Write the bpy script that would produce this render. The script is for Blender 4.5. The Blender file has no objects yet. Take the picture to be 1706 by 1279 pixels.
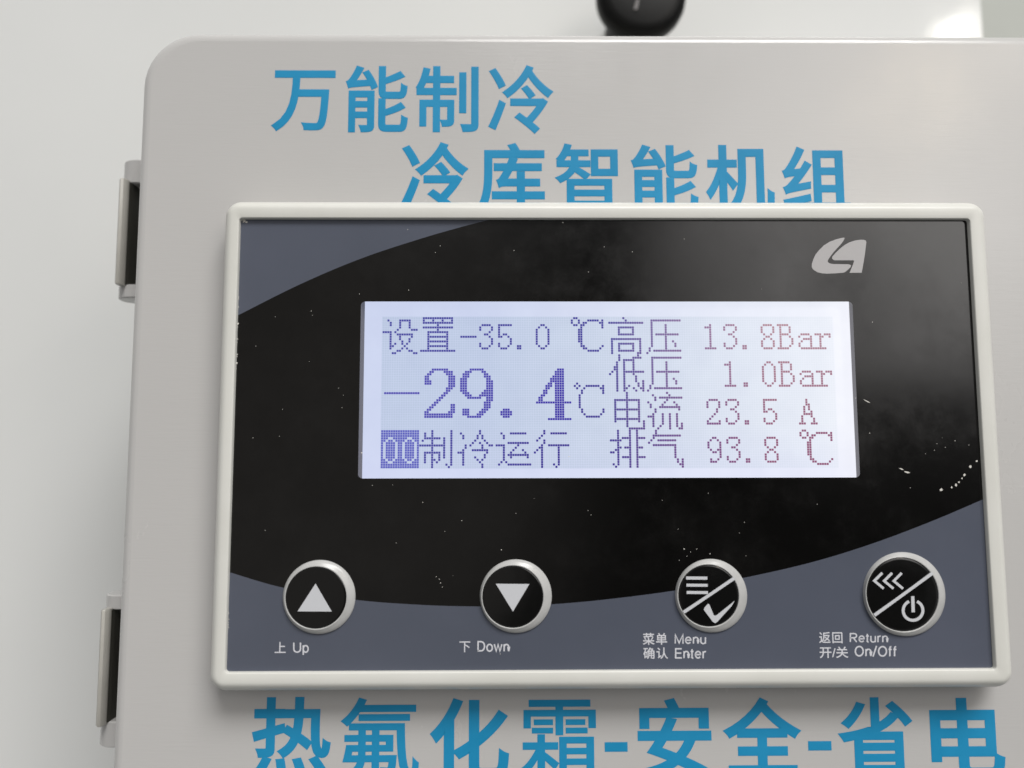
import bpy, bmesh, math, random
from mathutils import Matrix, Vector

# ------------------------------------------------------------------ units
# The panel is measured in LCD dots (pitch 0.508 mm): u to the right, v down,
# z into the wall.  Real metres in Blender: x = u, y = z, z = -v.
S = 0.000508
UP = 1.40                                   # height of the LCD's first row above the floor
def V(u, v, z): return Vector((u * S, z * S, UP - v * S))

sc = bpy.context.scene
COL = sc.collection
random.seed(7)

# ------------------------------------------------------------------ camera
EYE = (51.77, 59.12, -323.44)               # in dots
f = Vector((0.00982504, -0.09378178, 0.9955443))
fwd = Vector((f[0], f[2], -f[1])).normalized()
r1 = (0.99995, 0.0, -0.00987)
cam = bpy.data.cameras.new('camera')
cam.sensor_width = 36.0
cam.lens = 36.0 * 1281.0 / 1706.0
cam.clip_start = 0.005
cam.clip_end = 60.0
cam.dof.use_dof = True
cam.dof.focus_distance = 325 * S
cam.dof.aperture_fstop = 9.0
camo = bpy.data.objects.new('camera', cam)
COL.objects.link(camo)
zax = -fwd
xax = Vector((0.99995, 0.00987, 0.0))
xax = (xax - zax * xax.dot(zax)).normalized()
CAM_ROLL = math.radians(0.0)
yax = zax.cross(xax).normalized()
M = Matrix((xax, yax, zax)).transposed().to_4x4()
M.translation = V(*EYE)
camo.matrix_world = M
sc.camera = camo

# ------------------------------------------------------------------ world and lamps
def nodes_of(idb):
    idb.use_nodes = True
    nt = idb.node_tree
    nt.nodes.clear()
    return nt
w = bpy.data.worlds.new('World'); sc.world = w
nt = nodes_of(w)
out = nt.nodes.new('ShaderNodeOutputWorld')
bg = nt.nodes.new('ShaderNodeBackground'); bg.inputs[1].default_value = 1.0
tc = nt.nodes.new('ShaderNodeTexCoord')
def dirblob(d, lo, hi):
    dp = nt.nodes.new('ShaderNodeVectorMath'); dp.operation = 'DOT_PRODUCT'
    v = Vector(d).normalized()
    dp.inputs[1].default_value = v
    nt.links.new(tc.outputs['Generated'], dp.inputs[0])
    mr = nt.nodes.new('ShaderNodeMapRange'); mr.interpolation_type = 'SMOOTHSTEP'
    mr.inputs[1].default_value = lo; mr.inputs[2].default_value = hi
    nt.links.new(dp.outputs['Value'], mr.inputs[0])
    return mr.outputs[0]
def mixc(fac, a, b):
    m = nt.nodes.new('ShaderNodeMix'); m.data_type = 'RGBA'
    nt.links.new(fac, m.inputs[0])
    for i, c in ((6, a), (7, b)):
        if isinstance(c, tuple): m.inputs[i].default_value = (*c, 1)
        else: nt.links.new(c, m.inputs[i])
    return m.outputs[2]
# room: pale above and to the sides, brighter bay up to the right, the dim side where the photographer stands
c = mixc(dirblob((0, 0, 1), -0.7, 0.75), (0.225, 0.228, 0.226), (0.43, 0.432, 0.43))
c = mixc(dirblob((0.22, -1, -0.12), 0.86, 0.955), c, (0.012, 0.011, 0.010))
c = mixc(dirblob((-0.35, -1, 0.0), 0.86, 0.97), c, (0.24, 0.225, 0.21))
nz = nt.nodes.new('ShaderNodeTexNoise'); nz.inputs['Scale'].default_value = 7.0; nz.inputs['Detail'].default_value = 5.0
mpn = nt.nodes.new('ShaderNodeMapping'); mpn.inputs['Scale'].default_value = (1.3, 1.3, 0.55)
nt.links.new(tc.outputs['Generated'], mpn.inputs[0]); nt.links.new(mpn.outputs[0], nz.inputs['Vector'])
bay0 = dirblob((0.54, -1, 0.30), 0.935, 0.995)
sp = nt.nodes.new('ShaderNodeSeparateXYZ'); nt.links.new(tc.outputs['Generated'], sp.inputs[0])
sill = nt.nodes.new('ShaderNodeMapRange'); sill.interpolation_type = 'SMOOTHSTEP'
sill.inputs[1].default_value = 0.035; sill.inputs[2].default_value = 0.15; sill.inputs[3].default_value = 0.07
nt.links.new(sp.outputs[2], sill.inputs[0])
bm_ = nt.nodes.new('ShaderNodeMath'); bm_.operation = 'MULTIPLY'
nt.links.new(bay0, bm_.inputs[0]); nt.links.new(sill.outputs[0], bm_.inputs[1])
bay = bm_.outputs[0]
mm = nt.nodes.new('ShaderNodeMath'); mm.operation = 'MULTIPLY'
nr = nt.nodes.new('ShaderNodeMapRange'); nr.inputs[1].default_value = 0.36; nr.inputs[2].default_value = 0.62; nr.inputs[3].default_value = 0.55; nr.inputs[4].default_value = 1.0
nt.links.new(nz.outputs[0], nr.inputs[0])
nt.links.new(bay, mm.inputs[0]); nt.links.new(nr.outputs[0], mm.inputs[1])
c = mixc(mm.outputs[0], c, (3.0, 2.9, 2.85))
c = mixc(dirblob((0.41, -1, 0.44), 0.988, 0.9985), c, (2.8, 2.7, 2.65))
c = mixc(dirblob((0.66, -1, 0.40), 0.982, 0.999), c, (3.4, 3.3, 3.2))
nt.links.new(c, bg.inputs[0])
nt.links.new(bg.outputs[0], out.inputs[0])

def lamp(name, loc, target, sx, sy, watts, col):
    l = bpy.data.lights.new(name, 'AREA'); l.shape = 'RECTANGLE'
    l.size = sx; l.size_y = sy; l.energy = watts; l.color = col
    o = bpy.data.objects.new(name, l); COL.objects.link(o)
    o.location = loc
    o.rotation_euler = (Vector(target) - Vector(loc)).to_track_quat('-Z', 'Y').to_euler()
    return o
MID = V(95, 50, 0)
lamp('ceiling_lamp', MID + Vector((0.95, -2.5, 3.1)), MID, 2.4, 1.4, 162.0, (1.0, 0.985, 0.96))
# small bare lamp whose mirror image shows in the glossy sheet at the top right
_p = V(376.0, -230.5, 195.0)
_d = Vector((0.616, -1.0, 0.575)).normalized()
lamp('bulkhead_lamp', _p + _d * 1.0, _p, 0.036, 0.040, 0.30, (1.0, 0.96, 0.88))
# warm tube whose blurred image lies on the satin lid
_q = V(239.0, -105.0, 5.0)
_e = Vector((0.57, -1.0, 0.50)).normalized()
lamp('tube_lamp', _q + _e * 1.0, _q, 0.115, 0.016, 0.22, (1.0, 0.80, 0.52))

sc.view_settings.view_transform = 'Standard'
sc.view_settings.look = 'None'
sc.view_settings.exposure = 0.0
sc.view_settings.gamma = 1.0
sc.view_settings.use_curve_mapping = False
sc.cycles.use_denoising = True
sc.cycles.max_bounces = 8

# ------------------------------------------------------------------ photo measurements -> points on a real plane
HI = None
_H = Matrix(((3.93750840, -0.220735800, 636.850181), (-0.00728517203, 3.72089332, 529.227224), (3.00058217e-05, -2.87166002e-04, 1.0)))
HI = _H.inverted()
def Q(px, py, z):
    """photo pixel -> (u, v) of the point of the plane at depth z seen there"""
    q = HI @ Vector((px, py, 1.0))
    u, v = q[0] / q[2], q[1] / q[2]
    k = (z - EYE[2]) / (-EYE[2])
    return (EYE[0] + (u - EYE[0]) * k, EYE[1] + (v - EYE[1]) * k)

# depths in dots
Z_LCD, Z_FACE, Z_RIM, Z_LID, Z_WALL = 0.0, -6.0, -8.2, 8.0, 195.0

# ------------------------------------------------------------------ materials
def mat(name, col, rough=0.5, spec=0.5, coat=0.0, coat_rough=0.05, metal=0.0):
    m = bpy.data.materials.new(name)
    t = nodes_of(m)
    o = t.nodes.new('ShaderNodeOutputMaterial')
    b = t.nodes.new('ShaderNodeBsdfPrincipled')
    b.inputs['Base Color'].default_value = (*col, 1)
    b.inputs['Roughness'].default_value = rough
    b.inputs['Specular IOR Level'].default_value = spec
    b.inputs['Coat Weight'].default_value = coat
    b.inputs['Coat Roughness'].default_value = coat_rough
    b.inputs['Metallic'].default_value = metal
    t.links.new(b.outputs[0], o.inputs[0])
    return m, t, b
def noise(t, scale, detail=4, rough=0.55, stretch=(1, 1, 1), coord='Object'):
    tcn = t.nodes.new('ShaderNodeTexCoord')
    mp = t.nodes.new('ShaderNodeMapping'); mp.inputs['Scale'].default_value = stretch
    n = t.nodes.new('ShaderNodeTexNoise')
    n.inputs['Scale'].default_value = scale; n.inputs['Detail'].default_value = detail; n.inputs['Roughness'].default_value = rough
    t.links.new(tcn.outputs[coord], mp.inputs[0]); t.links.new(mp.outputs[0], n.inputs['Vector'])
    return n.outputs[0]
def rng(t, src, a, b, lo, hi):
    r = t.nodes.new('ShaderNodeMapRange')
    for i, x in enumerate((a, b, lo, hi)): r.inputs[i + 1].default_value = x
    t.links.new(src, r.inputs[0]); return r.outputs[0]
def ramp_col(t, src, c0, c1, a=0.3, b=0.7):
    r = t.nodes.new('ShaderNodeValToRGB')
    r.color_ramp.elements[0].position = a; r.color_ramp.elements[1].position = b
    r.color_ramp.elements[0].color = (*c0, 1); r.color_ramp.elements[1].color = (*c1, 1)
    t.links.new(src, r.inputs[0]); return r.outputs[0]
def bump(t, b, h, strength, dist):
    n = t.nodes.new('ShaderNodeBump'); n.inputs['Strength'].default_value = strength; n.inputs['Distance'].default_value = dist
    t.links.new(h, n.inputs['Height']); t.links.new(n.outputs[0], b.inputs['Normal'])

M_WALL, t, b = mat('painted_sheet', (0.66, 0.67, 0.65), 0.16, 0.3)
t.links.new(ramp_col(t, noise(t, 9, 5), (0.640, 0.648, 0.642), (0.668, 0.675, 0.668)), b.inputs['Base Color'])
t.links.new(rng(t, noise(t, 60, 6), 0.3, 0.7, 0.06, 0.13), b.inputs['Roughness'])
bump(t, b, noise(t, 420, 5), 0.05, 0.0003)
M_SIDE, t, b = mat('greenish_tone_break', (0.4, 0.41, 0.38), 0.4, 0.2)
t.links.new(ramp_col(t, noise(t, 20, 5), (0.42, 0.435, 0.405), (0.45, 0.465, 0.435)), b.inputs['Base Color'])

M_LID, t, b = mat('grey_abs_plastic', (0.52, 0.50, 0.475), 0.3, 0.5)
t.links.new(ramp_col(t, noise(t, 16, 2), (0.478, 0.471, 0.464), (0.494, 0.485, 0.477)), b.inputs['Base Color'])
nr1 = noise(t, 38, 6, 0.6, (1, 1, 0.6))
t.links.new(rng(t, nr1, 0.3, 0.72, 0.15, 0.30), b.inputs['Roughness'])
bump(t, b, noise(t, 900, 4, 0.6, (0.22, 1, 2.6)), 0.18, 0.00012)
M_BODY, t, b = mat('grey_body_plastic', (0.47, 0.46, 0.42), 0.45, 0.4)
bump(t, b, noise(t, 900, 3), 0.1, 0.0001)
M_HINGE, t, b = mat('hinge_plastic', (0.44, 0.425, 0.39), 0.40, 0.4)
t.links.new(ramp_col(t, noise(t, 120, 5), (0.40, 0.39, 0.355), (0.46, 0.445, 0.41)), b.inputs['Base Color'])
M_SHADE, _, _ = mat('recess_shade', (0.035, 0.034, 0.028), 0.6, 0.3)  # near-black colour for the shade inside the hinge recess
M_BEZEL, t, b = mat('ivory_plastic', (0.74, 0.735, 0.69), 0.33, 0.45)
t.links.new(ramp_col(t, noise(t, 60, 6), (0.615, 0.612, 0.572), (0.66, 0.657, 0.622)), b.inputs['Base Color'])
bump(t, b, noise(t, 1500, 3), 0.06, 0.00008)

M_BLACK, t, b = mat('black_overlay_film', (0.006, 0.0058, 0.0055), 0.10, 0.5)
t.links.new(rng(t, noise(t, 70, 8, 0.7), 0.38, 0.72, 0.05, 0.24), b.inputs['Roughness'])
t.links.new(ramp_col(t, noise(t, 35, 8, 0.7), (0.0035, 0.0034, 0.0033), (0.0075, 0.0072, 0.007), 0.45, 0.75), b.inputs['Base Color'])
bump(t, b, noise(t, 55, 3), 0.035, 0.0006)
M_SLATE, t, b = mat('slate_overlay_print', (0.070, 0.075, 0.100), 0.16, 0.45)
t.links.new(ramp_col(t, noise(t, 24, 5), (0.076, 0.086, 0.114), (0.094, 0.104, 0.138)), b.inputs['Base Color'])
t.links.new(rng(t, noise(t, 70, 8, 0.7), 0.35, 0.75, 0.10, 0.28), b.inputs['Roughness'])
M_PRINT, _, _ = mat('pale_print', (0.60, 0.605, 0.65), 0.35, 0.4)
M_LOGO, _, _ = mat('silver_grey_print', (0.40, 0.39, 0.395), 0.30, 0.4)
M_ICON, t, b = mat('white_key_print', (0.56, 0.57, 0.60), 0.3, 0.4)
M_RING, t, b = mat('white_rubber', (0.50, 0.49, 0.475), 0.26, 0.5)
t.links.new(ramp_col(t, noise(t, 300, 5), (0.42, 0.42, 0.415), (0.49, 0.49, 0.485)), b.inputs['Base Color'])
M_KEY, t, b = mat('black_key_film', (0.005, 0.005, 0.005), 0.09, 0.5)
t.links.new(rng(t, noise(t, 160, 6, 0.7), 0.35, 0.75, 0.05, 0.20), b.inputs['Roughness'])
bump(t, b, noise(t, 130, 2), 0.10, 0.0012)
M_WELL, _, _ = mat('dark_window_edge', (0.13, 0.12, 0.125), 0.45, 0.4)
M_VINYL, t, b = mat('blue_vinyl', (0.016, 0.20, 0.40), 0.42, 0.2)
t.links.new(ramp_col(t, noise(t, 80, 6), (0.012, 0.225, 0.43), (0.020, 0.262, 0.49)), b.inputs['Base Color'])
M_KNOB, t, b = mat('black_knob_plastic', (0.004, 0.004, 0.004), 0.42, 0.16)
bump(t, b, noise(t, 500, 4), 0.08, 0.0002)
M_GLINT, _, _ = mat('grey_highlight', (0.16, 0.15, 0.15), 0.5, 0.3)  # flat grey for the highlight painted on the knob
M_DUST, _, _ = mat('pale_dust', (0.62, 0.60, 0.56), 0.8, 0.2)

def uvnode(t):
    n = t.nodes.new('ShaderNodeUVMap'); n.uv_map = 'dots'
    s = t.nodes.new('ShaderNodeSeparateXYZ'); t.links.new(n.outputs[0], s.inputs[0])
    return s.outputs[0], s.outputs[1]
def math2(t, op, a, bb, cc=None):
    n = t.nodes.new('ShaderNodeMath'); n.operation = op
    for i, x in enumerate((a, bb, cc)):
        if x is None: continue
        if isinstance(x, (int, float)): n.inputs[i].default_value = x
        else: t.links.new(x, n.inputs[i])
    return n.outputs[0]
def mixm(t, fac, a, bb):
    m = t.nodes.new('ShaderNodeMix'); m.data_type = 'RGBA'
    if isinstance(fac, (int, float)): m.inputs[0].default_value = fac
    else: t.links.new(fac, m.inputs[0])
    for i, x in ((6, a), (7, bb)):
        if isinstance(x, tuple): m.inputs[i].default_value = (*x, 1)
        else: t.links.new(x, m.inputs[i])
    return m.outputs[2]
# backlit LCD glass: its glow is painted brighter to the right for the viewing angle; the dot field is a little dimmer with a faint dot grid
M_LCD, t, b = mat('lcd_backlight', (0.02, 0.02, 0.022), 0.2, 0.3)
gu, gv = uvnode(t)                                    # 0..1.92, 0..0.64 over the dot field
side = rng(t, gu, -0.1, 2.0, 0, 1)
base = ramp_col(t, side, (0.615, 0.675, 0.87), (0.89, 0.91, 0.975), 0.25, 1.0)
low = rng(t, gv, 0.45, 0.70, 0, 1)
base = mixm(t, math2(t, 'MULTIPLY', low, 0.35), base, (0.70, 0.72, 0.95))
edge = rng(t, gu, 1.86, 1.99, 0, 1)
base = mixm(t, math2(t, 'MULTIPLY', edge, 0.8), base, (0.92, 0.93, 1.0))
def inside(x, lo, hi):
    return math2(t, 'MULTIPLY', math2(t, 'GREATER_THAN', x, lo), math2(t, 'LESS_THAN', x, hi))
act = math2(t, 'MULTIPLY', inside(gu, -0.002, 1.922), inside(gv, -0.002, 0.642))
fx = math2(t, 'FRACT', math2(t, 'MULTIPLY', gu, 100), None)
fy = math2(t, 'FRACT', math2(t, 'MULTIPLY', gv, 100), None)
cell = math2(t, 'MULTIPLY', inside(fx, 0.07, 0.93), inside(fy, 0.07, 0.93))
dim = mixm(t, cell, (0.96, 0.97, 0.985), (0.80, 0.855, 0.855))
actf = math2(t, 'MULTIPLY', act, rng(t, gu, 0.9, 1.95, 1.0, 0.35))
mul = t.nodes.new('ShaderNodeMix'); mul.data_type = 'RGBA'; mul.blend_type = 'MULTIPLY'
t.links.new(actf, mul.inputs[0]); t.links.new(base, mul.inputs[6]); t.links.new(dim, mul.inputs[7])
cl = ramp_col(t, noise(t, 160, 3), (0.95, 0.95, 0.965), (1.0, 1.0, 1.0))
mul2 = t.nodes.new('ShaderNodeMix'); mul2.data_type = 'RGBA'; mul2.blend_type = 'MULTIPLY'; mul2.inputs[0].default_value = 1.0
t.links.new(mul.outputs[2], mul2.inputs[6]); t.links.new(cl, mul2.inputs[7])
t.links.new(mul2.outputs[2], b.inputs['Emission Color']); b.inputs['Emission Strength'].default_value = 1.0
# dark dots: violet at the left, washed out and reddish at the right end of the glass; the tall digits are denser
def dot_mat(name, l0, l1, gap):
    m, t, b = mat(name, (0.01, 0.01, 0.012), 0.4, 0.1)
    gu, gv = uvnode(t)
    deep = math2(t, 'MULTIPLY', rng(t, gu, 0.1, 0.75, 0, 1), rng(t, gv, 0.0, 0.42, 0.3, 1.0))
    left = mixm(t, deep, l0, l1)
    right = mixm(t, rng(t, gv, 0.0, 0.5, 0, 1), (0.46, 0.27, 0.32), (0.28, 0.09, 0.175))
    cc = mixm(t, rng(t, gu, 0.95, 1.65, 0, 1), left, right)
    t.links.new(cc, b.inputs['Emission Color']); b.inputs['Emission Strength'].default_value = 1.0
    return m
M_DOT = dot_mat('lcd_dots', (0.060, 0.060, 0.34), (0.030, 0.014, 0.27), 0)
M_DOTB = dot_mat('lcd_dense_dots', (0.075, 0.066, 0.42), (0.030, 0.012, 0.36), 0)
M_DOTI = dot_mat('lcd_block_dots', (0.105, 0.115, 0.50), (0.105, 0.115, 0.50), 0)

# ------------------------------------------------------------------ mesh helpers
def link(name, verts, faces, m, parent=None, smooth=False, uv=False, mats=None, fmat=None, bevel=0.0):
    """verts in dots (u, v, z)"""
    me = bpy.data.meshes.new(name)
    org = parent_org(parent)
    me.from_pydata([V(*p) - org for p in verts], [], faces)
    for mm_ in (mats or [m]): me.materials.append(mm_)
    if fmat:
        for p, i in zip(me.polygons, fmat): p.material_index = i
    if uv:
        l = me.uv_layers.new(name='dots')
        for lp in me.loops:
            p = verts[lp.vertex_index]; l.data[lp.index].uv = (p[0] / 100, p[1] / 100)
    bm = bmesh.new(); bm.from_mesh(me)
    bmesh.ops.recalc_face_normals(bm, faces=bm.faces)
    bm.to_mesh(me); bm.free()
    if smooth:
        for p in me.polygons: p.use_smooth = True
    o = bpy.data.objects.new(name, me); COL.objects.link(o)
    if parent is not None: o.parent = parent
    else: pass
    return o
ORG = {}
def parent_org(p):
    if p is None: return Vector((0, 0, 0))
    while p is not None:
        if p.name in ORG: return ORG[p.name]
        p = p.parent
    return Vector((0, 0, 0))
def thing(name, loc, label, cat):
    o = bpy.data.objects.new(name, None); COL.objects.link(o)
    o.location = loc; ORG[o.name] = Vector(loc)
    o['label'] = label; o['category'] = cat
    o.empty_display_size = 0.02
    return o
def tag(o, label, cat):
    o['label'] = label; o['category'] = cat
def face_camera(o):
    """flat sheets: normals out of the wall (towards -y)"""
    bm = bmesh.new(); bm.from_mesh(o.data)
    for fc in bm.faces:
        fc.normal_update()
        if fc.normal.y > 0: fc.normal_flip()
    bm.to_mesh(o.data); bm.free()

def rring(u0, v0, u1, v1, r, z, n=10):
    pts = []
    for cx, cy, a0 in ((u1 - r, v0 + r, -90), (u1 - r, v1 - r, 0), (u0 + r, v1 - r, 90), (u0 + r, v0 + r, 180)):
        for i in range(n + 1):
            a = math.radians(a0 + 90 * i / n)
            pts.append((cx + r * math.cos(a), cy + r * math.sin(a), z))
    return pts
def loft(rings, cap0=False, cap1=False, closed=True):
    vs, fs = [], []
    n = len(rings[0])
    for r in rings: vs += r
    for k in range(len(rings) - 1):
        for i in range(n if closed else n - 1):
            j = (i + 1) % n
            fs.append((k * n + i, k * n + j, (k + 1) * n + j, (k + 1) * n + i))
    if cap0: fs.append(tuple(range(n)))
    if cap1: fs.append(tuple((len(rings) - 1) * n + i for i in range(n)))
    return vs, fs
def auto_smooth(o, deg=35):
    me = o.data
    for p in me.polygons: p.use_smooth = True
    bm = bmesh.new(); bm.from_mesh(me)
    for e in bm.edges:
        if len(e.link_faces) == 2 and (e.calc_face_angle(0) > math.radians(deg) or any(len(fc.verts) > 8 for fc in e.link_faces)): e.smooth = False
    bm.to_mesh(me); bm.free()
def box(u0, v0, u1, v1, z0, z1):
    p = [(u, v, z) for z in (z0, z1) for v in (v0, v1) for u in (u0, u1)]
    return p, [(0, 1, 3, 2), (4, 6, 7, 5), (0, 4, 5, 1), (2, 3, 7, 6), (0, 2, 6, 4), (1, 5, 7, 3)]
def merge(parts):
    vs, fs = [], []
    for a, bb in parts:
        n = len(vs); vs += a; fs += [tuple(i + n for i in q) for q in bb]
    return vs, fs

# flat shapes given as photo outlines on a plane of depth z, with a little thickness
def plate(pts, z, th):
    n = len(pts)
    vs = [(u, v, z) for u, v in pts] + [(u, v, z - th) for u, v in pts]
    fs = [tuple(range(n, 2 * n))] + [(i, (i + 1) % n, n + (i + 1) % n, n + i) for i in range(n)]
    return vs, fs
def stroke(pts, wd):
    """polyline -> outline of width wd"""
    L, R = [], []
    for i, p in enumerate(pts):
        p = Vector(p)
        a = Vector(pts[max(i - 1, 0)]); c_ = Vector(pts[min(i + 1, len(pts) - 1)])
        d0 = (p - a).normalized() if i > 0 else (c_ - p).normalized()
        d1 = (c_ - p).normalized() if i < len(pts) - 1 else d0
        t_ = (d0 + d1).normalized()
        nrm = Vector((-t_[1], t_[0]))
        k = wd / 2 / max(0.45, nrm.dot(Vector((-d0[1], d0[0]))))
        L.append(tuple(p + nrm * k)); R.append(tuple(p - nrm * k))
    return L + R[::-1]

# glyph outlines of the built-in font, filled, as 2-D triangles/polygons
GC = {}
def glyph(s, bold=0.0, space=1.0):
    key = (s, bold, space)
    if key in GC: return GC[key]
    cu = bpy.data.curves.new('glyph', 'FONT')
    cu.body = s; cu.size = 1.0; cu.bevel_depth = bold; cu.bevel_resolution = 0; cu.resolution_u = 6
    cu.space_character = space
    o = bpy.data.objects.new('glyph', cu); COL.objects.link(o)
    dg = bpy.context.evaluated_depsgraph_get(); dg.update()
    me = bpy.data.meshes.new_from_object(o.evaluated_get(dg))
    h = max(bold, 1e-6)
    vs = [(v.co.x, v.co.y, v.co.z / h) for v in me.vertices]; fs = [tuple(p.vertices) for p in me.polygons]
    bpy.data.objects.remove(o); bpy.data.curves.remove(cu); bpy.data.meshes.remove(me)
    GC[key] = (vs, fs)
    return vs, fs
def text_at(s, box_px, z, bold=0.0, space=1.0, lift=0.08):
    """fit string s into the photo box (x0, y0, x1, y1) on the plane z"""
    vs, fs = glyph(s, bold, space)
    x0, y0, x1, y1 = box_px
    ax, bx = min(p[0] for p in vs), max(p[0] for p in vs)
    ay, by = min(p[1] for p in vs), max(p[1] for p in vs)
    ym, xm = (y0 + y1) / 2, (x0 + x1) / 2
    U0, U1 = Q(x0, ym, z)[0], Q(x1, ym, z)[0]
    W0, W1 = Q(xm, y0, z)[1], Q(xm, y1, z)[1]
    slope = (Q(x1, ym, z)[1] - Q(x0, ym, z)[1])
    o = []
    for x, y, hz in vs:
        a = (x - ax) / (bx - ax); e = (y - ay) / (by - ay)
        o.append((U0 + (U1 - U0) * a, W1 + (W0 - W1) * e, z - lift - 0.03 * hz))
    return o, fs

# ------------------------------------------------------------------ the wall behind
tone_break_u = Q(1632, 30, Z_WALL)[0]
def slab(u0, v0, u1, v1, z0, z1, r, m, name):
    k = 0.3
    rings = [rring(u0, v0, u1, v1, r, z1, 4), rring(u0, v0, u1, v1, r, z0 + k, 4), rring(u0 + k * .3, v0 + k * .3, u1 - k * .3, v1 - k * .3, r, z0 + k * .3, 4), rring(u0 + k, v0 + k, u1 - k, v1 - k, r, z0, 4)]
    o = link(name, *loft(rings, True, True), m)
    auto_smooth(o, 50)
    return o
wl = slab(-1500, -1500, tone_break_u - 0.06, 1800, Z_WALL, Z_WALL + 40, 2, M_WALL, 'wall_panel')
tag(wl, 'large glossy white sheet metal panel behind the grey control box', 'wall panel')
wl2 = slab(tone_break_u + 0.06, -1500, tone_break_u + 900, 1800, Z_WALL + 0.4, Z_WALL + 40, 2, M_SIDE, 'wall_panel')  # second panel added to carry the tone break and cut off the glare
tag(wl2, 'greyish green strip added at the top right for the tone break beside the white panel', 'wall panel')

# ------------------------------------------------------------------ control box
LU0 = Q(219, 600, Z_LID + 3)[0]; LV0 = Q(900, 57.5, Z_LID + 3)[1]
LU1, LV1 = LU0 + 440, LV0 + 560
LR = 25.0
boxo = thing('control_box', V((LU0 + LU1) / 2, LV1, Z_WALL), 'pale grey plastic control box with blue Chinese lettering fixed to the white panel', 'control box')
body = link('body', *loft([rring(LU0 + 5, LV0 + 5, LU1 - 5, LV1 - 5, LR - 4, Z_WALL), rring(LU0 + 5, LV0 + 5, LU1 - 5, LV1 - 5, LR - 4, 44)], True, True), M_BODY, boxo)
auto_smooth(body, 40)
rings = [rring(LU0 + 4, LV0 + 4, LU1 - 4, LV1 - 4, LR - 4, 43.2), rring(LU0 - 0, LV0 - 0, LU1 + 0, LV1 + 0, LR, 42)]
EB = 5.0
for i in range(9):
    a = math.radians(90 * i / 8)
    ins = EB * (1 - math.cos(a)); zz = Z_LID + EB * (1 - math.sin(a))
    rings.append(rring(LU0 + ins, LV0 + ins, LU1 - ins, LV1 - ins, LR - ins * 0.6, zz))
lid = link('lid', *loft(rings, True, True), M_LID, boxo)
auto_smooth(lid, 40)

# blue cut-vinyl characters, one mesh per line (some reach behind the controller or below the photo's edge)
LIGHT = {'霜': 0.011, '氟': 0.013, '智': 0.019, '热': 0.021, '能': 0.020, '省': 0.021}
def lettering(items, bold):
    parts = [text_at(s, bx, Z_LID, min(bold, LIGHT.get(s, 1))) for s, bx in items]
    o = link('lettering', *merge(parts), M_VINYL, lid)
    return o
lettering([('万', (450.5, 118.6, 556.3, 220.4)), ('能', (573.3, 109.8, 677.7, 221.4)), ('制', (690, 110.2, 795, 220.4)), ('冷', (810.9, 107.6, 919.9, 222.6))], 0.018)
lettering([('冷', (666.4, 236.9, 779, 352)), ('库', (793.5, 237.6, 905.6, 352)), ('智', (922, 237.6, 1027.5, 349)), ('能', (1048.9, 238.8, 1160.8, 351)), ('机', (1173.2, 238.8, 1287.4, 351)), ('组', (1300.3, 240.6, 1412.8, 347))], 0.023)
lettering([('热', (420.2, 1163.7, 553.7, 1302)), ('氟', (569.3, 1163.7, 700.6, 1302)), ('化', (718.1, 1163.7, 850.3, 1301)), ('霜', (867.8, 1165.8, 995.1, 1300)), ('-', (1009.4, 1236, 1047.5, 1252)),
           ('安', (1062.8, 1161.7, 1187.1, 1297)), ('全', (1205.6, 1159.7, 1337, 1289)), ('-', (1347.9, 1232.3, 1386.7, 1247.9)), ('省', (1397, 1158.6, 1522.7, 1292)), ('电', (1551.4, 1158.6, 1674.3, 1293))], 0.025)

# hinges: a channel-shaped leaf with a pin knuckle above and below
def hinge(yt, yb, kt, kb, xl, xk):
    """photo heights of leaf and knuckles, x of the leaf's outer edge and of the knuckle"""
    zf = 32.0
    v0, v1 = Q(xl, yt, zf)[1], Q(xl, yb, zf)[1]
    uo = Q(xl, (yt + yb) / 2, zf)[0]
    # channel section (u, z): outer wall with a chamfer, floor, running under the lid
    sec = [(uo, 110), (uo, zf + 1.2), (uo + 1.0, zf), (uo + 2.3, zf + 0.3), (uo + 3.0, zf + 1.6), (uo + 3.25, zf + 4), (uo + 2.3, zf + 9), (uo + 2.3, 100), (uo + 19.6, 100), (uo + 19.6, 110)]
    n = len(sec)
    rr = [[(u, v, z) for u, z in sec] for v in (v0 + 0.6, v1 - 0.6)]
    mid = (sum(p[0] for p in sec) / n, sum(p[1] for p in sec) / n)
    def shr(v): return [(u + 0.25 if u < uo + 2 else u - 0.1, v, z + 0.5 if z < 60 else z) for u, z in sec]
    h = link('hinge', *loft([shr(v0)] + rr + [shr(v1)], True, True), M_HINGE, boxo)
    auto_smooth(h, 38)
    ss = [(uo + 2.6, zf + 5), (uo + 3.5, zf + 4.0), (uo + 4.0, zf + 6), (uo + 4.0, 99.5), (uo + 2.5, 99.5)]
    st = link('shade_strip', *loft([[(u, v, z) for u, z in ss] for v in (v0 + 0.8, v1 - 0.8)], True, True), M_SHADE, h)  # dark strip added to paint the shade in the channel
    zk = 45.0; R = 8.2
    uk = Q(xk, (kt + kb) / 2, zk)[0] + R
    for a, c_ in ((Q(xk, kt, zk)[1], v0 + 0.9), (v1 - 0.9, Q(xk, kb, zk)[1])):
        rg = []
        for vv, r_ in ((a, R - 0.7), (a + 0.5, R), (c_ - 0.5, R), (c_, R - 0.7)):
            rg.append([(uk + r_ * math.cos(2 * math.pi * i / 28), vv, zk + r_ * math.sin(2 * math.pi * i / 28)) for i in range(28)])
        kn = link('knuckle', *loft(rg, True, True), M_LID, h)
        auto_smooth(kn, 40)
    return h
hinge(299, 476, 279, 505, 192.5, 205)
hinge(1021, 1217, 991, 1240, 164, 178)

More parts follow.
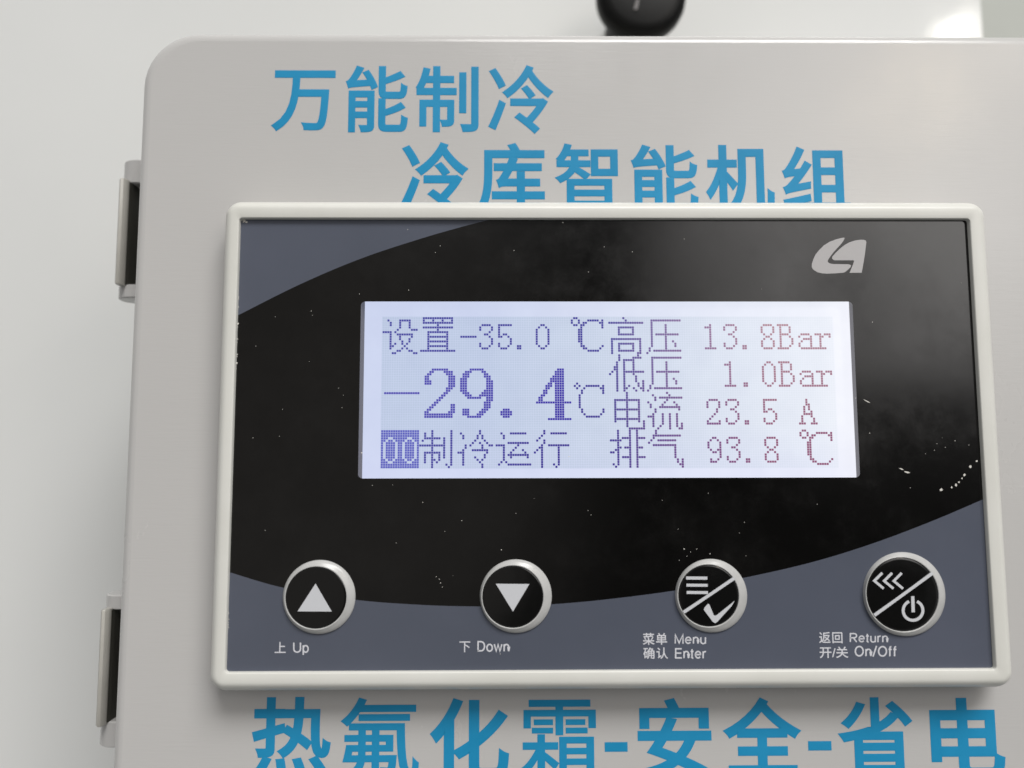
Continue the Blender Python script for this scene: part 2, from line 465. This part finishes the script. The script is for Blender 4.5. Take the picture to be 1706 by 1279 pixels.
# ------------------------------------------------------------------ display controller
def A(u, v, z):                       # apparent LCD-plane position -> real position at depth z
    k = (z - EYE[2]) / (-EYE[2])
    return EYE[0] + (u - EYE[0]) * k, EYE[1] + (v - EYE[1]) * k
BU0, BV0 = A(-67.6, -50.0, -1.5); BU1, BV1 = A(258.6, 153.4, -1.5)
FU0, FV0 = A(-61.3, -42.4, Z_FACE); FU1, FV1 = A(252.3, 145.9, Z_FACE)
ctl = thing('display_controller', V((BU0 + BU1) / 2, BV1, Z_LID), 'ivory framed black and slate display controller with lit screen and four round keys', 'controller')
R0 = 7.5
def br(ins, z, r=None): return rring(BU0 + ins, BV0 + ins, BU1 - ins, BV1 - ins, max(0.6, (R0 - ins) if r is None else r), z, 12)
rings = [br(3.2, Z_LID - 0.02), br(3.0, Z_LID - 1.6), br(0.5, Z_LID - 4.6), br(0.0, 0.4)]
for i in range(1, 13):
    a = math.radians(90 * i / 12)
    rings.append(br(4.9 * (1 - math.cos(a)), 0.4 - (abs(Z_RIM) + 0.4) * math.sin(a), R0 - 4.9 * (1 - math.cos(a))))
def fr(ex, z, r): return rring(FU0 - ex, FV0 - ex, FU1 + ex, FV1 + ex, r, z, 12)
rings += [fr(0.55, Z_RIM, 1.6), fr(0.25, Z_RIM + 0.12, 1.4), fr(0.08, Z_RIM + 0.5, 1.2), fr(0.02, Z_FACE + 0.6, 1.2)]
bez = link('bezel', *loft(rings), M_BEZEL, ctl)
auto_smooth(bez, 45)

# front film: black field with a window, slate corner above left and slate wave below
def interp(pts, x):
    if x <= pts[0][0]: i = 0
    elif x >= pts[-1][0]: i = len(pts) - 2
    else: i = max(k for k in range(len(pts) - 1) if pts[k][0] <= x)
    i0 = max(0, i - 1); i3 = min(len(pts) - 1, i + 2)
    p0, p1, p2, p3 = pts[i0], pts[i], pts[i + 1], pts[i3]
    d = p2[0] - p1[0]; tt = (x - p1[0]) / d
    m1 = (p2[1] - p0[1]) / (p2[0] - p0[0]) * d; m2 = (p3[1] - p1[1]) / (p3[0] - p1[0]) * d
    t2, t3 = tt * tt, tt ** 3
    return (2 * t3 - 3 * t2 + 1) * p1[1] + (t3 - 2 * t2 + tt) * m1 + (-2 * t3 + 3 * t2) * p2[1] + (t3 - t2) * m2
ARC = [Q(x, y, Z_FACE) for x, y in ((380, 536.5), (397.5, 527), (500, 475), (600, 432), (700, 398), (775, 376), (822, 364), (870, 353))]
WAVE = [Q(x, y, Z_FACE) for x, y in ((360, 948), (382.5, 956), (472.5, 981.5), (592.5, 1001), (700, 1008.8), (780, 1011), (860, 1010), (923, 1006.5), (1003, 999), (1125.5, 982.5), (1243, 960), (1353, 934), (1453, 902.5), (1553, 864), (1637, 827.5), (1670, 812))]
WU0 = A(-9.35, 0, Z_FACE)[0]; WU1 = A(201.0, 0, Z_FACE)[0]
WV0 = A(0, -6.7, Z_FACE)[1]; WV1 = A(0, 68.15, Z_FACE)[1]
WR = 2.0
def wtop(u):
    e = min(u - WU0, WU1 - u)
    return 0 if e >= WR else WR - math.sqrt(max(0, WR * WR - (WR - e) ** 2))
xs = [FU0 + (FU1 - FU0) * i / 150 for i in range(151)]
for i in range(9):
    e = WR * (1 - math.cos(math.pi / 2 * i / 8)); xs += [WU0 + e, WU1 - e]
xs = sorted(set(round(x, 5) for x in xs))
vs, fs, fm = [], [], []
def quad(xa, xb, ya, yb, m_):
    if max(ya[1] - ya[0], yb[1] - yb[0]) < 1e-4: return
    n = len(vs)
    vs.extend([(xa, ya[0], Z_FACE), (xb, yb[0], Z_FACE), (xb, yb[1], Z_FACE), (xa, ya[1], Z_FACE)])
    fs.append((n, n + 1, n + 2, n + 3)); fm.append(m_)
for xa, xb in zip(xs[:-1], xs[1:]):
    ends = []
    for x in (xa, xb):
        a = min(max(interp(ARC, x), FV0), FV1); wv = interp(WAVE, x)
        ends.append((a, wv))
    (a0, w0), (a1, w1) = ends
    quad(xa, xb, (FV0, a0), (FV0, a1), 1)
    quad(xa, xb, (w0, FV1), (w1, FV1), 1)
    if xa >= WU0 - 1e-6 and xb <= WU1 + 1e-6:
        quad(xa, xb, (a0, WV0 + wtop(xa)), (a1, WV0 + wtop(xb)), 0)
        quad(xa, xb, (WV1 - wtop(xa), w0), (WV1 - wtop(xb), w1), 0)
    else:
        quad(xa, xb, (a0, w0), (a1, w1), 0)
face = link('faceplate', vs, fs, None, ctl, mats=[M_BLACK, M_SLATE], fmat=fm)
bm = bmesh.new(); bm.from_mesh(face.data); bmesh.ops.remove_doubles(bm, verts=bm.verts, dist=1e-7); bm.to_mesh(face.data); bm.free()
face_camera(face)
# edge of the window down to the glass
LU, LV = (-7.6, 199.4), (-7.6, 69.4)
well = link('window_edge', *loft([rring(WU0, WV0, WU1, WV1, WR, Z_FACE + 0.02, 8), rring(LU[0], LV[0], LU[1], LV[1], 1.0, Z_LCD - 0.05, 8)]), M_WELL, ctl)
auto_smooth(well, 40)

# the glass and what it shows
scr = link('screen', *box(-9.5, -9.5, 201.5, 71.5, Z_LCD, Z_LCD + 3), M_LCD, ctl, uv=True)
F16 = {
'设': '0000 21F0 1110 1110 0110 020E F400 13F8 1108 1110 1090 14A0 1840 10A0 0318 0C06',
'置': '7FFC 4444 7FFC 0100 7FFC 0100 1FF0 1010 1FF0 1010 1FF0 1010 1FF0 1010 FFFE 0000',
'℃': '6000 91F4 960C 6C04 0804 1800 1800 1800 1800 1800 1800 0800 0C04 0608 01F0 0000',
'高': '0200 0100 FFFE 0000 0FE0 0820 0820 0FE0 0000 7FFC 4004 4FE4 4824 4824 4FE4 400C',
'压': '0000 3FFE 2000 2080 2080 2080 2080 2FFC 2080 2080 2090 2088 2088 4080 5FFE 8000',
'低': '0808 083C 0BE0 1220 1220 3220 3220 53FE 9220 1210 1210 1212 120A 128A 1326 1212',
'电': '0100 0100 0100 3FF8 2108 2108 2108 3FF8 2108 2108 2108 3FF8 210A 0102 0102 00FE',
'流': '0080 2040 17FE 1080 8110 4208 47FC 1004 1000 2248 E248 2248 2248 224A 244A 0846',
'排': '1090 1090 1090 179E F890 1090 1090 1B9C 3090 D090 1090 179E 1090 1090 5090 2090',
'气': '1000 1000 3FFC 2000 4FF0 8000 3FF0 0010 0010 0010 0010 0010 000A 000A 0006 0002',
'制': '0404 2404 2404 3FA4 4424 0424 FFE4 0424 0424 3FA4 24A4 24A4 2684 2504 0414 0408',
'冷': '0040 4040 20A0 20A0 0110 0248 1426 1020 23F8 E008 2010 2110 20A0 2040 2020 0020',
'运': '0000 23F8 1000 1000 0000 07FC F040 1080 1110 1208 17FC 1204 1000 2800 47FE 0000',
'行': '0800 09FC 1000 2000 4800 0800 13FE 3020 5020 9020 1020 1020 1020 1020 10A0 1040'}
F8 = {'0': '18 24 42 42 42 42 42 42 42 24 18', '1': '10 70 10 10 10 10 10 10 10 10 7C', '2': '3C 42 42 42 04 04 08 10 20 42 7E',
'3': '3C 42 42 04 18 04 02 02 42 44 38', '5': '7E 40 40 40 58 64 02 02 42 44 38', '8': '3C 42 42 42 24 18 24 42 42 42 3C',
'9': '18 24 42 42 42 26 1A 02 02 24 38', '.': '00 00 00 00 00 00 00 00 00 60 60', 'B': 'F8 44 44 44 78 44 42 42 42 44 F8',
'a': '00 00 00 00 3C 42 1E 22 42 42 3F', 'r': '00 00 00 00 EE 32 20 20 20 20 F8', 'A': '10 10 18 28 28 24 3C 44 42 42 E7', '-': '00 00 00 00 00 7F 00 00 00 00 00', ' ': ''}
def dots_of(s, c0, r0):
    res = set()
    for ch in s:
        if ch in F16:
            for r, h in enumerate(F16[ch].split()):
                for k in range(16):
                    if int(h, 16) >> (15 - k) & 1: res.add((c0 + k, r0 + r))
            c0 += 16
        else:
            for r, h in enumerate(F8[ch].split()):
                for k in range(8):
                    if int(h, 16) >> (7 - k) & 1: res.add((c0 + k, r0 + 3 + r))
            c0 += 8
    return res
def rows(txt):
    """'row: a-b,c ...' lines"""
    res = set()
    for ln in txt.strip().split(';'):
        r, cs = ln.split(':')
        ra, _, rb = r.strip().partition('-')
        for rr in range(int(ra), int(rb or ra) + 1):
            for q in cs.split(','):
                a, _, e = q.strip().partition('-')
                for k in range(int(a), int(e or a) + 1): res.add((k, rr))
    return res
BIG = rows('''32:1-15;22:21-27;23:20-21,26-29;24:19-20,27-29;25:18-19,28-30;26:18-19,28-30;27-28:18-20,28-30;29:28-30;30:27-29;31:27-28;32:26-27;33:25-26;34:24-25;35:23-24;36:22-23;37:21-22,29-30;38:20-21,29-30;39:19-20,29-30;40:18-19,28-30;41-42:18-29;
22:37-42;23:35-37,42-43;24:34-36,43-44;25:34-36,43-45;26:33-35,44-45;27-30:33-35,44-46;31:33-35,43-46;32:34-36,42-46;33:35-37,41-46;34:36-41,44-46;35:44-46;36-38:43-45;39:34-36,42-44;40:34-36,41-43;41:34-36,40-42;42:36-41;
39:51-53;40-41:50-54;42:51-53;
22:74-76;23-24:73-76;25:72-76;26-27:71-76;28:70-71,73-76;29:69-71,73-76;30:69-70,73-76;31-32:68-69,73-76;33:67-68,73-76;34-35:66-67,73-76;36:65-79;37-42:73-76;43:70-79''')
BIGC = rows('28:82;29:81,83,86-91,93;30:82,85,92-93;31-32:84,93;33-38:83;39-40:84,93;41:85,92;42:86-91')
inv = {(k, r) for k in range(16) for r in range(48, 64)} - dots_of('00', 0, 48)
LINES = [(dots_of('设置-35.0', 0, 0) | dots_of('℃', 80, 0), 'set temperature line'), (BIG, 'large temperature digits'), (BIGC, 'degree sign beside the large digits'),
         (inv, 'inverted two digit block'), (dots_of('制冷运行', 16, 48), 'running state line'),
         (dots_of('高压', 96, 0) | dots_of('13.8Bar', 136, 0), 'high pressure line'), (dots_of('低压', 96, 16) | dots_of('1.0Bar', 144, 16), 'low pressure line'),
         (dots_of('电流', 96, 32) | dots_of('23.5 A', 136, 32), 'current line'), (dots_of('排气', 96, 48) | dots_of('93.8 ℃', 136, 48), 'exhaust temperature line')]
for dots, _lab in LINES:
    vs, fs = [], []
    g = 0.055
    for k, r in sorted(dots):
        n = len(vs)
        vs += [(k + g, r + g, -0.06), (k + 1 - g, r + g, -0.06), (k + 1 - g, r + 1 - g, -0.06), (k + g, r + 1 - g, -0.06)]
        fs.append((n, n + 1, n + 2, n + 3))
    o = link('readout', vs, fs, M_DOTB if dots is BIG else M_DOTI if dots is inv else M_DOT, scr, uv=True)
    face_camera(o)

# emblem
def zq(z0, sc_, ox, oy, pts, z): return [Q(ox + x / sc_, oy + y / sc_, z) for x, y in pts]
lg1 = [(960, 290), (930, 285), (800, 315), (640, 375), (520, 450), (420, 550), (340, 650), (290, 760), (262, 850), (262, 920), (290, 970), (380, 1025), (480, 1050), (580, 1057), (760, 1048), (920, 1035), (970, 1020), (1030, 970), (1080, 920), (1097, 885), (1080, 862), (1030, 852), (700, 850), (640, 835), (600, 808), (600, 775), (640, 710), (720, 600), (820, 490), (900, 400), (945, 330)]
lg2 = [(1420, 375), (1405, 345), (1370, 330), (1290, 328), (1180, 345), (1060, 385), (960, 440), (850, 530), (760, 620), (700, 690), (690, 725), (710, 755), (750, 770), (1150, 768), (1160, 785), (1140, 850), (1100, 950), (1065, 1035), (1322, 1032), (1340, 950), (1390, 640)]
link('emblem', *merge([plate(zq(0, 12.79, 1330, 370, p, Z_FACE), Z_FACE - 0.01, 0.06) for p in (lg1, lg2)]), M_LOGO, face)

# captions printed under the keys
def earc(cx, cy, rx, ry, a0, a1, n=10):
    return [(cx + rx * math.cos(math.radians(a0 + (a1 - a0) * i / n)), cy + ry * math.sin(math.radians(a0 + (a1 - a0) * i / n))) for i in range(n + 1)]
LAT = {   # width, strokes (cap height 1, x height 0.73)
'U': (.72, [[(.06, 1), (.06, .36)] + earc(.36, .33, .30, .33, 180, 360) + [(.66, .36), (.66, 1)]]),
'p': (.56, [[(.06, .72), (.06, -.28)], earc(.28, .35, .22, .35, 0, 360, 18)]),
'D': (.72, [[(.06, .03), (.06, .97), (.33, .97)] + earc(.33, .5, .33, .47, 88, -88, 12) + [(.33, .03), (.0, .03)]]),
'o': (.56, [earc(.28, .35, .25, .35, 0, 360, 20)]),
'w': (.74, [[(.02, .72), (.20, .0), (.37, .70), (.54, 0), (.72, .72)]]),
'n': (.54, [[(.06, .72), (.06, 0)], [(.06, .48)] + earc(.28, .46, .20, .24, 150, 0) + [(.48, .46), (.48, 0)]]),
'u': (.54, [[(.48, .72), (.48, 0)], [(.06, .72), (.06, .26)] + earc(.27, .26, .21, .25, 180, 330)]),
'M': (.83, [[(.06, 0), (.06, 1), (.41, .06), (.76, 1), (.76, 0)]]),
'e': (.56, [[(.05, .38), (.51, .38)] + earc(.28, .37, .24, .34, 5, 322, 16)]),
'E': (.64, [[(.62, .97), (.06, .97), (.06, .03), (.64, .03)], [(.06, .52), (.58, .52)]]),
't': (.28, [[(.13, .95), (.13, .12)] + earc(.24, .12, .11, .11, 180, 280, 5), [(.0, .70), (.27, .70)]]),
'r': (.33, [[(.06, .72), (.06, 0)], [(.06, .45)] + earc(.27, .45, .21, .25, 165, 75, 6)]),
'R': (.72, [[(.06, 0), (.06, .97), (.40, .97)] + earc(.42, .73, .23, .24, 88, -88, 10) + [(.06, .48)], [(.36, .47), (.66, 0)]]),
'O': (.78, [earc(.39, .5, .34, .48, 0, 360, 24)]),
'f': (.28, [[(.11, 0), (.11, .84)] + earc(.23, .85, .12, .13, 180, 85, 5), [(.0, .70), (.27, .70)]]),
'/': (.30, [[(.0, -.05), (.30, 1.05)]])}
def latin(s_, box_px, z, wd=.15, gap=.13):
    segs, x = [], 0.0
    for ch in s_:
        wch, st = LAT[ch]
        for pl in st: segs.append([(x + a, e) for a, e in pl])
        x += wch + gap
    tot = x - gap
    x0, y0, x1, y1 = box_px                            # y1 is the baseline
    parts = []
    for k, pl in enumerate(segs):
        px = [(x0 + (x1 - x0) * a / tot, y1 - (y1 - y0) * e) for a, e in pl]
        o_ = stroke(px, wd * (y1 - y0))
        n2 = len(o_) // 2
        pts = [Q(*p, z) for p in o_]
        zz0 = z - 0.07 - 0.012 * (k % 3)
        vs_ = [(u, v, zz0) for u, v in pts]
        fs_ = [(i_, i_ + 1, 2 * n2 - 2 - i_, 2 * n2 - 1 - i_) for i_ in range(n2 - 1)]
        parts.append((vs_, fs_))
    return merge(parts)
def caption(items):
    parts = []
    for s, bx, bo, sp in items:
        parts.append(latin(s, bx, Z_FACE) if s[0] in LAT else text_at(s, bx, Z_FACE, bo, sp, 0.07))
    o = link('caption', *merge(parts), M_PRINT, face)
caption([('上', (459.7, 1072.2, 478.2, 1090.6), 0.010, 1), ('Up', (490.3, 1073.1, 516.5, 1089), 0.008, 1.06)])
caption([('下', (767, 1069.5, 785, 1087.5), 0.010, 1), ('Down', (796.9, 1069.2, 850, 1085.5), 0.008, 1.06)])
caption([('菜单', (1071.7, 1053.5, 1112.4, 1073.4), 0.014, 1.12), ('Menu', (1124.9, 1055.9, 1177.3, 1071), 0.008, 1.06), ('确认', (1072.8, 1077.6, 1114, 1096.9), 0.014, 1.12), ('Enter', (1125.7, 1079.2, 1177.3, 1095.3), 0.008, 1.06)])
caption([('返回', (1365.1, 1050.2, 1404.2, 1069.1), 0.014, 1.12), ('Return', (1416.2, 1052.2, 1479.7, 1066.7), 0.008, 1.06), ('开/关', (1366, 1074.5, 1414, 1093.8), 0.014, 1.0), ('On/Off', (1424.7, 1073.7, 1494.2, 1090.1), 0.008, 1.06)])

# keys: a pale rubber collar and a black domed cap with its printed sign
ZK = Z_FACE - 1.9                     # top of the cap's rim
def key(cap_px, rc, ring_px, rr, icons):
    cu, cv = Q(*cap_px, ZK); R = (Q(cap_px[0] + rc, cap_px[1], ZK)[0] - Q(cap_px[0] - rc, cap_px[1], ZK)[0]) / 2
    ru, rv = Q(*ring_px, Z_FACE - 0.5); rr = (Q(ring_px[0] + rr, ring_px[1], Z_FACE - 0.5)[0] - Q(ring_px[0] - rr, ring_px[1], Z_FACE - 0.5)[0]) / 2
    n = 64
    def circ(x, y, r, z): return [(x + r * math.cos(2 * math.pi * i / n), y + r * math.sin(2 * math.pi * i / n), z) for i in range(n)]
    # collar lofts from its foot on the film up to the cap
    def mixring(q, dr, z): return circ(ru + (cu - ru) * q, rv + (cv - rv) * q, rr + (R + 0.35 - rr) * q + dr, z)
    col = [mixring(0, 0.05, Z_FACE - 0.01), mixring(0, 0, Z_FACE - 0.35), mixring(0.06, 0, Z_FACE - 0.7), mixring(0.5, 0, Z_FACE - 1.3), mixring(0.93, 0, ZK - 0.02), mixring(1, 0, ZK - 0.12), circ(cu, cv, R + 0.12, ZK - 0.13), circ(cu, cv, R - 0.02, ZK - 0.02), circ(cu, cv, R - 0.05, ZK + 0.5)]
    cap = [circ(cu, cv, R, ZK + 0.3)]
    dome = lambda q: ZK + 0.12 - 0.42 * (1 - q * q)
    for q in (0.97, 0.93, 0.86, 0.75, 0.6, 0.42, 0.22, 0.08): cap.append(circ(cu, cv, R * q, dome(q)))
    k = link('key', *loft(cap, False, True), M_KEY, ctl); auto_smooth(k, 60)
    c_ = link('collar', *loft(col), M_RING, k); auto_smooth(c_, 60)
    parts = []
    for outline in icons:
        pts = [Q(x, y, ZK) for x, y in outline]
        parts.append(plate(pts, ZK - 0.0, 0.36))
    link('sign', *merge(parts), M_ICON, k)
def zz_(sc_, ox, oy, pts): return [(ox + x / sc_, oy + y / sc_) for x, y in pts]
P1 = 3.86
key((527.7, 998.1), 50.9, (532.9, 996.8), 60.4, [zz_(6.394, 450, 910, [(495, 410), (305, 708), (668, 708)])])
key((855.4, 994.5), 50.9, (860.5, 993.5), 59.9, [zz_(6.394, 770, 910, [(365, 402), (722, 402), (548, 697)])])
bars = [[(533, 313), (758, 313), (758, 345), (533, 345)], [(537, 390), (762, 390), (762, 420), (537, 420)], [(540, 467), (766, 467), (766, 498), (540, 498)]]
tick = [(768, 600), (783, 612), (828, 722), (845, 730), (862, 722), (1050, 570), (1020, 622), (868, 792), (845, 808), (820, 795), (722, 665), (732, 640)]
key((1181.2, 990.8), 50.6, (1185.9, 990.8), 59.8, [zz_(6.395, 1060, 910, p) for p in bars + [stroke([(508, 695), (1043, 330)], 33), tick]])
chev = [stroke([(728 + d, 311), (648 + d, 392), (742 + d, 469)], 25) for d in (0, 99, 196)]
arc = [(1040 + 100 * math.sin(math.radians(a)), 690 - 100 * math.cos(math.radians(a))) for a in range(24, 337, 8)]
key((1504, 986.9), 60.2, (1507.4, 986.3), 68.2, [zz_(6.09, 1350, 900, p) for p in chev + [stroke([(650, 742), (1237, 310)], 31), stroke(arc, 29), stroke([(1036, 545), (1042, 708)], 33)]])

# dust, scratches and crumbs on the film
rd = random.Random(3)
dl = []
def flake(x, y, r, st=1.0, ang=0.0):
    u, v = Q(x, y, Z_FACE); r = r / 3.9
    n = rd.randint(4, 6); pts = []
    for i in range(n):
        a = 2 * math.pi * i / n + rd.uniform(-.3, .3); q = r * rd.uniform(.6, 1.2)
        dx, dy = q * math.cos(a) * st, q * math.sin(a)
        pts.append((u + dx * math.cos(ang) - dy * math.sin(ang), v + dx * math.sin(ang) + dy * math.cos(ang)))
    dl.append(plate(pts, Z_FACE - 0.01, 0.03 + 0.05 * rd.random()))
SP = [(678, 383, .9), (732, 410, .9), (724, 421, .7), (680, 484, .9), (598, 491, .9), (518, 520, .9), (520, 527, .7), (426, 579, .8), (458, 530, .6), (936, 370, 1.3), (979, 452, 1), (1005, 410, .9), (1052, 418, .9), (855, 417, .9), (1138, 396, .8), (1452, 533, 1), (603, 756, 1.6),
      (564, 648, .8), (572, 660, .7), (570, 681, .8), (471, 684, .9), (466, 729, .8), (422, 732, .9), (705, 838, .9), (742, 886, .7), (770, 868, .8), (661, 906, .9), (836, 916, .9), (733, 966, 1.1), (735, 972, 1.2), (738, 979, .8), (728, 962, .8), (443, 886, .8), (621, 810, .7), (655, 809, .7),
      (1140, 913, 1.3), (1151, 918, .8), (1161, 913, .9), (1183, 921, .9), (1132, 932, .8), (1145, 925, .8), (1243, 924, .7), (1240, 868, .7), (1232, 886, .7), (1361, 837, .7), (1180, 820, .7), (985, 857, .8), (980, 850, .7), (1130, 880, .7), (1590, 730, 1), (1574, 741, .9), (1556, 746, .8), (1569, 725, .6), (1613, 737, .9),
      (1448, 718, 1), (1424, 660, .9), (1541, 752, .7), (1560, 735, .7), (1516, 809, .7), (860, 855, .6), (890, 830, .6), (835, 1090, .8)]
for x, y, r in SP: flake(x, y, r * 0.85)
for x, y, r in ((1626, 764, 2.2), (1616, 773, 2.4), (1606, 787, 2.2), (1602, 793, 1.6), (1592, 804, 2.2), (1585, 808, 2.4), (1567, 812, 3), (1597, 799, 1.6)): flake(x, y, r)
for x, y, r, s_, a in ((1500, 777, 1.5, 4, .35), (1510, 783, 1.6, 3, .2), (1443, 665, .9, 9, .5), (948, 760, .8, 3, 0)): flake(x, y, r, s_, a)
for i in range(26):
    y = rd.choice((500, 530, 575, 602, 1022, 1035)) + rd.uniform(-18, 18)
    flake(399.5 - (y - 366) * .0258 + rd.uniform(-1, 1.6), y, rd.uniform(.7, 1.7))
for i in range(7): flake(405 + rd.uniform(-5, 5), 370 + rd.uniform(-3, 4), rd.uniform(1.2, 2.4))
for i in range(12):
    x, y = rd.uniform(400, 1600), rd.uniform(380, 1090)
    if 595 < x < 1430 and 495 < y < 800: continue
    flake(x, y, rd.uniform(.25, .55))
du = link('dust', *merge(dl), M_DUST, face); du['kind'] = 'stuff'

# ------------------------------------------------------------------ knob on the white panel above the box
zk = 150.0
ku, kv = Q(1064.5, -7, zk); kr = 75.5 / 3.78 * (zk - EYE[2]) / (-EYE[2])
kn = thing('knob', V(ku, kv, Z_WALL), 'round glossy black knob on the white panel above the box', 'knob')
n = 72
def kc(r, z, fl=0.0): return [(ku + (r + fl * math.cos(12 * 2 * math.pi * i / n)) * math.cos(2 * math.pi * i / n), kv + (r + fl * math.cos(12 * 2 * math.pi * i / n)) * math.sin(2 * math.pi * i / n), z) for i in range(n)]
o = link('grip', *loft([kc(kr * .62, zk + 10), kc(kr * .93, zk + 8), kc(kr * .99, zk + 5), kc(kr, zk + 1.5), kc(kr * .985, zk - 2), kc(kr * .95, zk - 4.5), kc(kr * .90, zk - 5.6), kc(kr * .885, zk - 5.0), kc(kr * .87, zk - 5.4), kc(kr * .7, zk - 6.3), kc(kr * .45, zk - 7.0), kc(kr * .2, zk - 7.3), kc(kr * .03, zk - 7.4)], True, True), M_KNOB, kn)
auto_smooth(o, 40)
o = link('painted_highlight', *merge([plate([(ku + a, kv + e) for a, e in q], zk - 6.4, 1.3) for q in ([(-4.5, 6.5), (-2.6, 6.5), (-4.0, 13.0), (-6.2, 13.0)],)]), M_GLINT, kn)  # small grey streak, a highlight painted onto the knob's front
o = link('base_flange', *loft([kc(kr * .6, Z_WALL), kc(kr * .6, zk + 9.5)], True, True), M_KNOB, kn); auto_smooth(o, 40)
